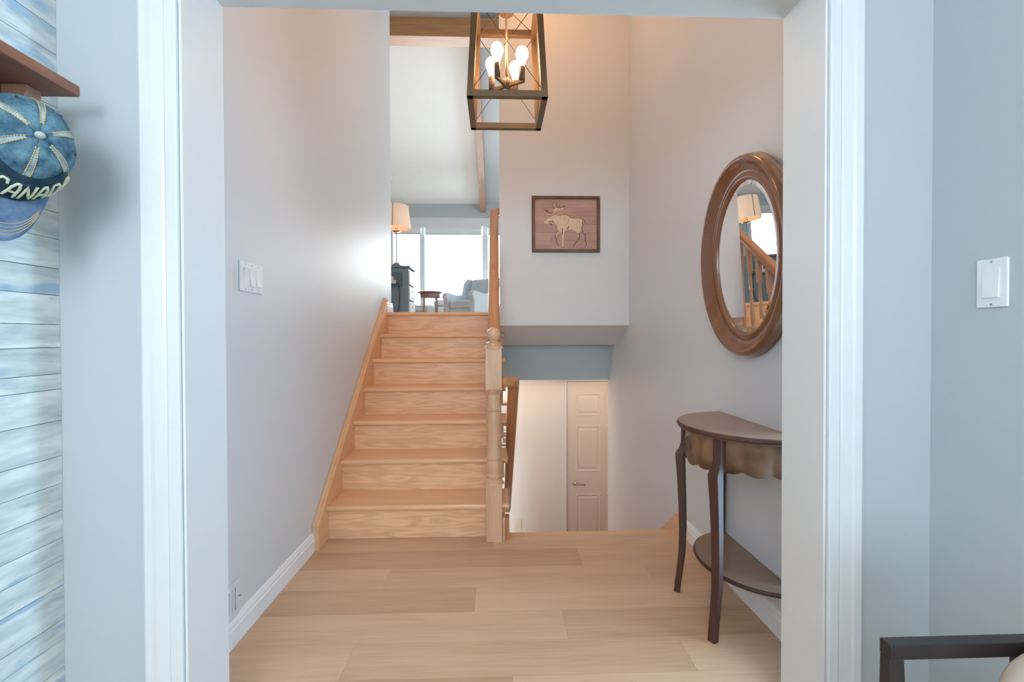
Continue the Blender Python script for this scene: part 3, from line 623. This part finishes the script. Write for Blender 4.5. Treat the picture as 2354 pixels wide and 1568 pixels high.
# apron with scalloped lower edge
aa, ab = ta-.035, tb_-.035; ap = MB(); n = 120
def scal(t):  # t 0..1 along the arc
    u = abs(math.sin(t*pi*9)); return .634-.015*u**.7-(.016 if .32 < t < .68 else .0)*math.sin(pi*min(1, max(0, (t-.32)/.36)))
vs = []
for d in (0, .014):
    for i in range(n+1):
        a = pi*i/n; x = XR-.002-(ab-d)*math.sin(a); yv = tc_+(aa-d)*math.cos(a)
        vs += [(x, yv, scal(i/n)), (x, yv, .744)]
m0 = 2*(n+1); fs = []
for i in range(n):
    fs += [(2*i, 2*i+2, 2*i+3, 2*i+1), (m0+2*i, m0+2*i+1, m0+2*i+3, m0+2*i+2), (2*i, m0+2*i, m0+2*i+2, 2*i+2)]
ap.add(vs, fs, True); ap.build('apron', M['burl'], CT)
def leg(x, y, ang, wide=.038):
    c, s = math.cos(ang), math.sin(ang)
    spine = [(.744, -.020, .95), (.66, -.018, .95), (.635, -.010, 1.0), (.612, .002, 1.15), (.58, .0, 1.13), (.50, -.004, 1.02), (.40, -.008, .95), (.28, -.010, .90), (.18, -.007, .86), (.10, .002, .82), (.04, .010, .80), (0, .014, .80)]
    b = MB(); vs = []
    for z, off, k in spine:
        px, py = x+c*off, y+s*off; h2 = wide*k/2; t2 = .030*k/2
        vs += [(px+c*t2*u-s*h2*v, py+s*t2*u+c*h2*v, z) for u, v in ((-1, -1), (1, -1), (1, 1), (-1, 1))]
    fs = [(i*4+k, i*4+(k+1) % 4, (i+1)*4+(k+1) % 4, (i+1)*4+k) for i in range(len(spine)-1) for k in range(4)]
    fs += [(3, 2, 1, 0), tuple(len(vs)-4+k for k in range(4))]
    b.add(vs, fs); b.build('leg', M['mahog'], CT, bevel=.003)
leg(.803, 1.978, math.atan2(.16, -.25)); leg(.803, 1.655, math.atan2(-.12, -.25))
leg(1.030, 2.085, math.atan2(.03, 0)); leg(1.030, 1.56, math.atan2(-.03, 0))
pl = MB(); px = XR-.002-ab-.006
pl.sph((px-.003, 1.84, .702), .006, 10, 8); pl.tube([(px-.005, 1.84, .702), (px-.010, 1.84, .690), (px-.010, 1.84, .668), (px-.004, 1.84, .664)], .0035, 6)
pl.box(px-.001, px+.008, 1.832, 1.848, .655, .712); pl.build('drawer_pull', M['bronze'], CT)

# ------------------------------------------------------------------ lantern
lx, ly = .044, 1.842
LN = thing('pendant_lantern', 'bronze open-frame pendant lantern with four glowing bulbs in the stairwell', 'lamp', (lx, ly, 2.0))
zb, zt, bt = 2.005, 2.408, .0235
hb, hbY, ht, htY = .150, .142, .129, .122
def corner(z, sx, sy, inset=0):
    f = (z-zb)/(zt-zb); return Vector((lx+sx*(hb+(ht-hb)*f-inset), ly+sy*(hbY+(htY-hbY)*f-inset), z))
for sx in (-1, 1):
    for sy in (-1, 1):
        b0 = [corner(zb, sx, sy)+Vector((-sx*a, -sy*b, 0)) for a, b in ((0, 0), (bt, 0), (bt, bt), (0, bt))]
        t0 = [corner(zt, sx, sy)+Vector((-sx*a, -sy*b, 0)) for a, b in ((0, 0), (bt, 0), (bt, bt), (0, bt))]
        MB().hexa(b0, t0).build('frame_post', M['bronze'], LN, bevel=.001)
for z, hx, hy in ((zb, hb, hbY), (zt-bt, ht, htY)):
    for sy in (-1, 1):
        yy = ly+sy*hy; B(lx-hx+.001, lx+hx-.001, min(yy, yy-sy*bt), max(yy, yy-sy*bt), z, z+bt).build('frame_bar', M['bronze'], LN, bevel=.001)
    for sx in (-1, 1):
        xx = lx+sx*hx; B(min(xx, xx-sx*bt), max(xx, xx-sx*bt), ly-hy+bt, ly+hy-bt, z, z+bt).build('frame_bar', M['bronze'], LN, bevel=.001)
for s0, s1 in (((-1, -1), (1, -1)), ((1, -1), (1, 1)), ((1, 1), (-1, 1)), ((-1, 1), (-1, -1))):
    for p, q in ((s0, s1), (s1, s0)):
        MB().tube([corner(zb+bt, *p, inset=.012), corner(zt-bt, *q, inset=.012)], .0013, 6).build('brace_wire', M['bronze'], LN)
for sx in (-1, 1):
    for sy in (-1, 1): MB().tube([corner(zt-.01, sx, sy, .015), (lx, ly, 2.425)], .0016, 6).build('top_wire', M['bronze'], LN)
MB().lathe([(.028, 2.404), (.031, 2.408), (.031, 2.418), (.012, 2.430)], (lx, ly, 0), 24).build('hub', M['brass'], LN)
MB().lathe([(.0045, 2.13), (.0045, cz(ly)+.0)], (lx, ly, 0), 12).build('rod', M['brass'], LN)
MB().lathe([(.012, cz(ly)-.06), (.06, cz(ly)-.045), (.062, cz(ly)-.02)], (lx, ly, 0), 24).build('canopy', M['bronze'], LN)
MB().lathe([(.006, 2.108), (.014, 2.114), (.018, 2.125), (.016, 2.14), (.007, 2.15)], (lx, ly, 0), 16).build('arm_hub', M['bronze'], LN)
for i in range(4):
    a = math.radians(238+90*i); bx, by = lx+.070*math.cos(a), ly+.070*math.sin(a)
    am = B(0, .080, -.006, .006, 2.112, 2.126); am.xf(Matrix.Translation((lx, ly, 0)) @ Matrix.Rotation(a, 4, 'Z')); am.build('arm', M['bronze'], LN, bevel=.001)
    MB().lathe([(.0115, 2.122), (.0115, 2.172), (.010, 2.175)], (bx, by, 0), 16).build('socket', M['bronze'], LN)
    bb = MB().lathe([(.010, 2.172), (.0112, 2.184), (.016, 2.198), (.0225, 2.211), (.0248, 2.224), (.0225, 2.237), (.016, 2.246), (.008, 2.250), (.001, 2.251)], (bx, by, 0), 20)
    bb.build('bulb', M['bulb'], LN)

# ------------------------------------------------------------------ coat rack shelf and cap
CR = thing('coat_rack_shelf', 'reddish brown coat rack shelf mounted on the whitewashed boards', 'shelf', (XA, .6, 1.6))
B(XA, -.923, -.10, 1.062, 1.657, 1.681).build('shelf_board', M['rack_wood'], CR, bevel=.003)
B(XA, XA+.018, -.06, 1.004, 1.60, 1.657).build('back_board', M['dark'], CR)
for yc in (-.02, 1.006):
    c = MB(); c.prism([(XA+.001, 1.657), (-.985, 1.657), (-.984, 1.640), (-.998, 1.612), (XA+.001, 1.575)], 'Y', yc, yc+.032); c.build('bracket', M['rack_block'], CR, bevel=.002)
for yc in (.15, .40, .65, .92):
    MB().tube([(XA+.018, yc, 1.605), (XA+.035, yc, 1.600), (XA+.045, yc, 1.588), (XA+.050, yc, 1.600), (XA+.052, yc, 1.612)], .004, 8).build('hook', M['nickel'], CR)
# cap : local frame  u = crown axis, f = towards the brim tip, s = to the wearer's right
CP = thing('baseball_cap', 'faded blue denim cap with CANADA lettering hanging from the coat rack', 'cap', (-1.0, .905, 1.40))
th = math.radians(9)
u = Vector((.886, -.464, .026)).normalized(); f = Vector((.026, -.006, -.999)); f = (f-u*f.dot(u)).normalized(); s = f.cross(u).normalized()
f, s = f*math.cos(th)+s*math.sin(th), s*math.cos(th)-f*math.sin(th)
C0 = Vector((-.968, .962, 1.505))
def cap(fx, sx, ux): return C0+f*fx+s*sx+u*ux
RX, RY, HH = .097, .080, .114
def crown(a, e, k=0):      # a: azimuth from the front, e: 0 rim .. 1 apex ; k: puff outwards
    ce = math.cos(e*pi/2); se = math.sin(e*pi/2)
    rr = ce**.62 if e < 1 else 0.0
    fr_ = max(0, math.cos(a))
    x = (RX+k)*rr*math.cos(a)+.006*fr_*(1-e); y = (RY+k)*rr*math.sin(a); z = (HH+k)*(se**1.05 if e > 0 else 0)
    return cap(x, y, z)
NA, NE = 6, 14
for g in range(6):
    vs = []; fs = []; m_ = 10
    for j_ in range(NE+1):
        for i_ in range(m_+1):
            a = (g+i_/m_)*pi/3+0; e = min(.995, j_/NE)
            vs.append(crown(a, e, .0025*math.sin(pi*i_/m_)))
    fs = [(j_*(m_+1)+i_, j_*(m_+1)+i_+1, (j_+1)*(m_+1)+i_+1, (j_+1)*(m_+1)+i_) for j_ in range(NE) for i_ in range(m_)]
    o = MB().add(vs, fs, True).build('crown_panel', M['denim'], CP)
    md = o.modifiers.new('thickness', 'SOLIDIFY'); md.thickness = .0015; md.offset = -1
sm_ = MB()
for g in range(6):
    a = g*pi/3
    for da in (-.045, .045):
        pts = [crown(a+da*(1.0+1.4*e), e, .0018) for e in [i*.94/16 for i in range(17)]]
        for q in range(16):
            p0, p1 = pts[q], pts[q+1]; d_ = p1-p0
            sm_.tube([p0+d_*.05, p0+d_*.42], .0011, 5); sm_.tube([p0+d_*.55, p0+d_*.92], .0011, 5)
o = sm_.build('stitching', M['thread'], CP); o['kind'] = 'stuff'
for g in range(6):
    a = g*pi/3; vs = []
    for q in range(17):
        e = q*.93/16; w2 = .034*(1.0+1.4*e)
        vs += [crown(a-w2, e, .0012), crown(a+w2, e, .0012)]
    MB().add(vs, [(2*q, 2*q+1, 2*q+3, 2*q+2) for q in range(16)], True).build('seam_tape', M['denim_l'], CP)
for g in range(6):
    p = crown(g*pi/3+pi/6, .55, .0035); MB().sph(p-(p-C0).normalized()*.002, .0030, 10, 6, ).build('eyelet', M['denim_d'], CP)
MB().sph(cap(0, 0, HH+.002), .0085, 14, 8, sz=.8).build('top_button', M['metalbtn'], CP)
# dark band on the front panel and lettering
def band(a0, a1, e0, e1, k, name, m):
    n1, n2 = 24, 5; vs = [crown(a0+(a1-a0)*i/n1, e0+(e1-e0)*j_/n2, k) for j_ in range(n2+1) for i in range(n1+1)]
    fs = [(j_*(n1+1)+i, j_*(n1+1)+i+1, (j_+1)*(n1+1)+i+1, (j_+1)*(n1+1)+i) for j_ in range(n2) for i in range(n1)]
    o = MB().add(vs, fs, True).build(name, m, CP); md = o.modifiers.new('thickness', 'SOLIDIFY'); md.thickness = .001; md.offset = 1
band(-1.0, 1.0, .47, .57, .0042, 'frayed_strip', M['denim_d'])
band(-1.0, 1.0, .01, .10, .0042, 'frayed_strip', M['denim_d'])
band(-.95, .95, .08, .48, .0036, 'logo_band', M['denim_d'])
GL = {'C': [[(1, .8), (.8, 1), (.2, 1), (0, .8), (0, .2), (.2, 0), (.8, 0), (1, .2)]],
      'A': [[(0, 0), (.12, .75), (.35, 1), (.65, 1), (.88, .75), (1, 0)], [(.08, .4), (.92, .4)]],
      'N': [[(0, 0), (0, 1), (1, 0), (1, 1)]],
      'D': [[(0, 0), (0, 1), (.65, 1), (1, .75), (1, .25), (.65, 0), (0, 0)]]}
word = 'CANADA'; aw_ = .245; lt = MB(); a_start = .38
for i, ch in enumerate(word):
    for line in GL[ch]:
        P = []
        for (p0, p1) in zip(line, line[1:]):
            for q in range(5): P.append((p0[0]+(p1[0]-p0[0])*q/4, p0[1]+(p1[1]-p0[1])*q/4))
        pts = [crown(a_start-i*.262-x*aw_*.72, .13+y*.29, .0050) for x, y in P]
        cl_ = [pts[0]]
        for p in pts[1:]:
            if (p-cl_[-1]).length > 1e-5: cl_.append(p)
        lt.tube(cl_, .0026, 6, up=tuple(u))
TXT = lt.build('lettering', M['patch'], CP); TXT['label'] = 'cream letters CANADA'
# brim
ext_ = .094
vs = []; nb, mb = 24, 8
for j_ in range(mb+1):
    for i in range(nb+1):
        a = -1.05+2.1*i/nb; t = j_/mb
        base_ = Vector((RX*math.cos(a)+.004, RY*math.sin(a)))
        ext = ext_*(math.cos(a*1.42)**.55 if abs(a*1.42) < pi/2 else 0)
        fx = base_[0]+ext*t; sx_ = base_[1]*(1-.10*t)
        uz = .004-.30*t*ext*0+(-3.0*sx_*sx_)*(.4+.6*t)+.10*ext*t
        vs.append(cap(fx, sx_, uz))
fs = [(j_*(nb+1)+i, j_*(nb+1)+i+1, (j_+1)*(nb+1)+i+1, (j_+1)*(nb+1)+i) for j_ in range(mb) for i in range(nb)]
o = MB().add(vs, fs, True).build('brim', M['denim_b'], CP); md = o.modifiers.new('thickness', 'SOLIDIFY'); md.thickness = .0035; md.offset = 0
bs_ = MB()
for t in (.62, .70, .78, .86):
    pts = []
    for i in range(3, nb-2):
        a = -1.05+2.1*i/nb; ext = ext_*(math.cos(a*1.42)**.55); bx_ = RX*math.cos(a)+.004; sx_ = RY*math.sin(a)*(1-.10*t)
        pts.append(cap(bx_+ext*t, sx_, .004-3.0*sx_*sx_*(.4+.6*t)+.10*ext*t+.0021))
    bs_.tube(pts, .0007, 5)
bs_.build('brim_stitching', M['thread'], CP)

# ------------------------------------------------------------------ dark chair near the camera
CHX, CHY = .536, .60
CH = thing('dining_chair', 'espresso dark chair with open slatted back at the lower right corner', 'chair', (CHX+.23, .42, 0))
zt_ = .70
for xx in (CHX, CHX+.432):
    c = MB(); c.hexa([(xx, .625, 0), (xx+.024, .625, 0), (xx+.024, .66, 0), (xx, .66, 0)], [(xx, .598, .45), (xx+.024, .598, .45), (xx+.024, .630, .45), (xx, .630, .45)])
    c.hexa([(xx, .598, .45), (xx+.026, .598, .45), (xx+.026, .628, .45), (xx, .628, .45)], [(xx, .605, zt_-.02), (xx+.020, .605, zt_-.02), (xx+.020, .622, zt_-.02), (xx, .622, zt_-.02)])
    c.build('leg', M['chairblk'], CH, bevel=.001)
    MB().hexa([(xx+.002, .20, 0), (xx+.024, .20, 0), (xx+.024, .222, 0), (xx+.002, .222, 0)], [(xx, .195, .43), (xx+.028, .195, .43), (xx+.028, .225, .43), (xx, .225, .43)]).build('leg', M['chairblk'], CH, bevel=.001)
B(CHX, CHX+.452, .604, .623, zt_-.0205, zt_).build('top_rail', M['chairblk'], CH, bevel=.0015)
for xx in (CHX+.186, CHX+.292): B(xx, xx+.018, .606, .620, .45, zt_-.0205).build('slat', M['chairblk'], CH, bevel=.001)
B(CHX, CHX+.452, .20, .625, .405, .43).build('seat_frame', M['chairblk'], CH, bevel=.002)
B(CHX+.01, CHX+.442, .205, .60, .43, .475).build('seat', M['beige'], CH, bevel=.012, seg=3)
cu = MB(); cu.sph((0, 0, 0), 1, 24, 16)
for v in cu.v:
    for i_, ax in enumerate((.135, .036, .120)):
        v[i_] = math.copysign(abs(v[i_])**.62, v[i_])*ax
cu.xf(Matrix.Translation((CHX+.250, .556, .592)) @ Matrix.Rotation(math.radians(-8), 4, 'X'))
tag(cu.build('cushion', M['beige']), 'small beige cushion leaning against the dark chair back', 'cushion')

# ------------------------------------------------------------------ living room furniture
# cabinet
KB = thing('cabinet', 'blue grey cabinet seen end-on past the end of the left hall wall', 'cabinet', (-1.5, 5.63, UF))
B(-1.95, -1.030, 5.44, 5.81, UF, 1.925).build('carcass', M['cab'], KB, bevel=.004)
B(-1.97, -1.008, 5.425, 5.825, 1.925, 1.948).build('top', M['cab'], KB, bevel=.004)
for a, b in ((1.36, 1.53), (1.55, 1.71), (1.73, 1.89)):
    d_ = B(-1.030, -1.014, 5.46, 5.79, a, b).build('drawer', M['cabw'], KB, bevel=.002)
    MB().tube([(-1.012, 5.56, (a+b)/2+.03), (-1.003, 5.56, (a+b)/2+.03), (-1.003, 5.69, (a+b)/2+.03), (-1.012, 5.69, (a+b)/2+.03)], .004, 6).build('handle', M['nickel'], d_)
B(-1.40, -1.10, 5.433, 5.44, 1.70, 1.87).build('back_panel', M['cabd'], KB)
PS = thing('power_strip', 'white power strip with adapters and black cord fixed to the cabinet end', 'power strip', (-1.22, 5.43, 1.73))
B(-1.28, -1.168, 5.405, 5.4325, 1.735, 1.775).build('strip', M['trim'], PS, bevel=.003); B(-1.26, -1.195, 5.40, 5.433, 1.775, 1.82).build('adapter', M['trim'], PS, bevel=.003)
MB().tube([(-1.165, 5.405, 1.75), (-1.137, 5.415, 1.72), (-1.130, 5.425, 1.60), (-1.138, 5.42, 1.45), (-1.17, 5.39, 1.36), (-1.24, 5.37, UF+.008)], .005).build('cord', M['cord'], PS)
lx2, ly2 = -1.20, 5.60
TL = thing('table_lamp', 'tall lamp with a warm linen shade standing on the blue grey cabinet', 'lamp', (lx2, ly2, 1.948))
MB().lathe([(.064, 1.948), (.064, 1.965), (.052, 1.969), (.052, 1.982), (.038, 1.986), (.034, 2.003), (.010, 2.012)], (lx2, ly2, 0), 24).build('base', M['cab'], TL)
MB().lathe([(.0065, 2.01), (.0065, 2.43)], (lx2, ly2, 0), 12).build('pole', M['cab'], TL)
MB().lathe([(.013, 2.375), (.050, 2.380), (.044, 2.390), (.012, 2.400), (.010, 2.46)], (lx2, ly2, 0), 20).build('shade_holder', M['brass'], TL)
MB().lathe([(.174, 2.418), (.143, 2.690), (.140, 2.688), (.171, 2.420), (.174, 2.418)], (lx2, ly2, 0), 32, cap=False).build('lamp_shade', M['shade'], TL)
MB().tube([(lx2-.01, ly2-.172, 2.42), (lx2-.008, ly2-.142, 2.69)], .0045).build('shade_seam', M['rack_block'], TL)
MB().sph((lx2, ly2, 2.52), .03, 16, 10).build('bulb', emit('lamp_bulb', (1, .70, .42), 14), TL)
# armchair (local: faces -Y, then rotated)
AC = thing('armchair', 'pale grey wingback armchair facing left beside the living room window', 'armchair', (-.50, 8.25, UF))
mt = Matrix.Translation((-.43, 8.28, UF)) @ Matrix.Rotation(math.radians(-38), 4, 'Z') @ Matrix.Scale(.94, 4)
def ac(mb, name, m=M['uph'], bv=.03, sg=4):
    mb.xf(mt); return mb.build(name, m, AC, bevel=bv, seg=sg)
ac(B(-.27, .27, -.36, .25, .28, .44), 'seat_cushion', bv=.04)
ac(B(-.36, .36, -.34, .34, .10, .29), 'seat_base', bv=.02)
bk = MB(); bk.hexa([(-.30, .18, .25), (.30, .18, .25), (.30, .34, .25), (-.30, .34, .25)], [(-.29, .30, .90), (.29, .30, .90), (.29, .44, .90), (-.29, .44, .90)]); ac(bk, 'backrest', bv=.05)
for sx in (-1, 1):
    am = MB(); prf = [(-.40, .08), (.36, .08), (.36, .60), (.22, .60), (-.10, .56), (-.36, .60), (-.42, .58), (-.43, .50), (-.39, .42)]
    x0, x1 = sorted((sx*.27, sx*.39)); am.prism(prf, 'X', x0, x1); ac(am, 'arm', bv=.03)
    wg = MB(); x0, x1 = sorted((sx*.29, sx*.36)); wg.prism([(.08, .56), (.36, .56), (.46, .90), (.24, .91), (.14, .80)], 'X', x0, x1); ac(wg, 'wing', bv=.025)
    for yy in (-.32, .28): ac(MB().lathe([(.018, 0), (.026, .11)], (sx*.31, yy, 0), 10), 'leg', M['rosewood'], 0)
# side table
STB = thing('side_table', 'small round dark side table with turned legs left of the armchair', 'table', (-1.10, 8.15, UF))
sx0, sy0 = -1.15, 8.06
MB().lathe([(.20, UF+.535), (.215, UF+.545), (.215, UF+.555), (.20, UF+.562)], (sx0, sy0, 0), 32).build('tabletop', M['rosewood'], STB)
MB().lathe([(.17, UF+.46), (.175, UF+.535)], (sx0, sy0, 0), 32).build('apron', M['rosewood'], STB)
for i in range(4):
    a = pi/4+i*pi/2+.2
    MB().lathe([(.012, 0), (.018, .06), (.014, .12), (.022, .20), (.016, .28), (.022, .36), (.014, .42), (.022, .46)], (sx0+.15*math.cos(a), sy0+.15*math.sin(a), UF), 12).build('leg', M['rosewood'], STB)
# window bench with cushions
WS = thing('bench', 'low pale bench under the living room window behind the armchair', 'bench', (-.9, 9.2, UF))
B(-1.35, -.15, 8.95, 9.45, UF+.12, UF+.36).build('seat', M['uph'], WS, bevel=.03, seg=3)
for xx in (-1.28, -.22):
    for yy in (9.0, 9.4): MB().lathe([(.02, 0), (.025, .13)], (xx, yy, UF), 10).build('leg', M['rosewood'], WS)
for xx, m_, lb in ((-1.02, M['lilac'], 'pale lilac cushion lying on the bench behind the armchair'), (-.50, M['uph'], 'pale grey cushion lying on the bench behind the armchair')):
    cu = MB(); cu.sph((0, 0, 0), 1, 20, 12)
    for v in cu.v:
        for i_, ax in enumerate((.22, .20, .075)): v[i_] = math.copysign(abs(v[i_])**.6, v[i_])*ax
    cu.xf(Matrix.Translation((xx, 9.2, UF+.435))); tag(cu.build('cushion', m_), lb, 'cushion')
# ceiling fan
fx_, fy_ = -2.12, 6.5
CF = thing('ceiling_fan', 'ceiling fan with brown blades, one tip showing past the left hall wall', 'fan', (fx_, fy_, 3.2))
MB().lathe([(.012, 3.40), (.012, cz(fy_)-.02)], (fx_, fy_, 0), 10).build('rod', M['bronze'], CF)
MB().lathe([(.02, 3.46), (.09, 3.42), (.11, 3.36), (.10, 3.30), (.04, 3.27)], (fx_, fy_, 0), 24).build('motor_housing', M['bronze'], CF)
MB().lathe([(.05, 3.27), (.12, 3.25), (.13, 3.22), (.10, 3.18), (.02, 3.15)], (fx_, fy_, 0), 24).build('light_bowl', M['trim'], CF)
MB().lathe([(.03, cz(fy_)-.12), (.07, cz(fy_)-.08), (.075, cz(fy_)-.0)], (fx_, fy_, 0), 20).build('canopy', M['bronze'], CF)
for i in range(5):
    bl = MB(); bl.prism([(.10, -.03), (.60, -.065), (.66, -.045), (.66, .045), (.60, .065), (.10, .03)], 'Z', -.004, .004)
    bl.xf(Matrix.Translation((fx_, fy_, 3.335)) @ Matrix.Rotation(2*pi*i/5, 4, 'Z') @ Matrix.Rotation(math.radians(12), 4, 'X')); bl.build('blade', M['beam'], CF)
for o in list(bpy.data.objects):
    if '_org' in o: del o['_org']
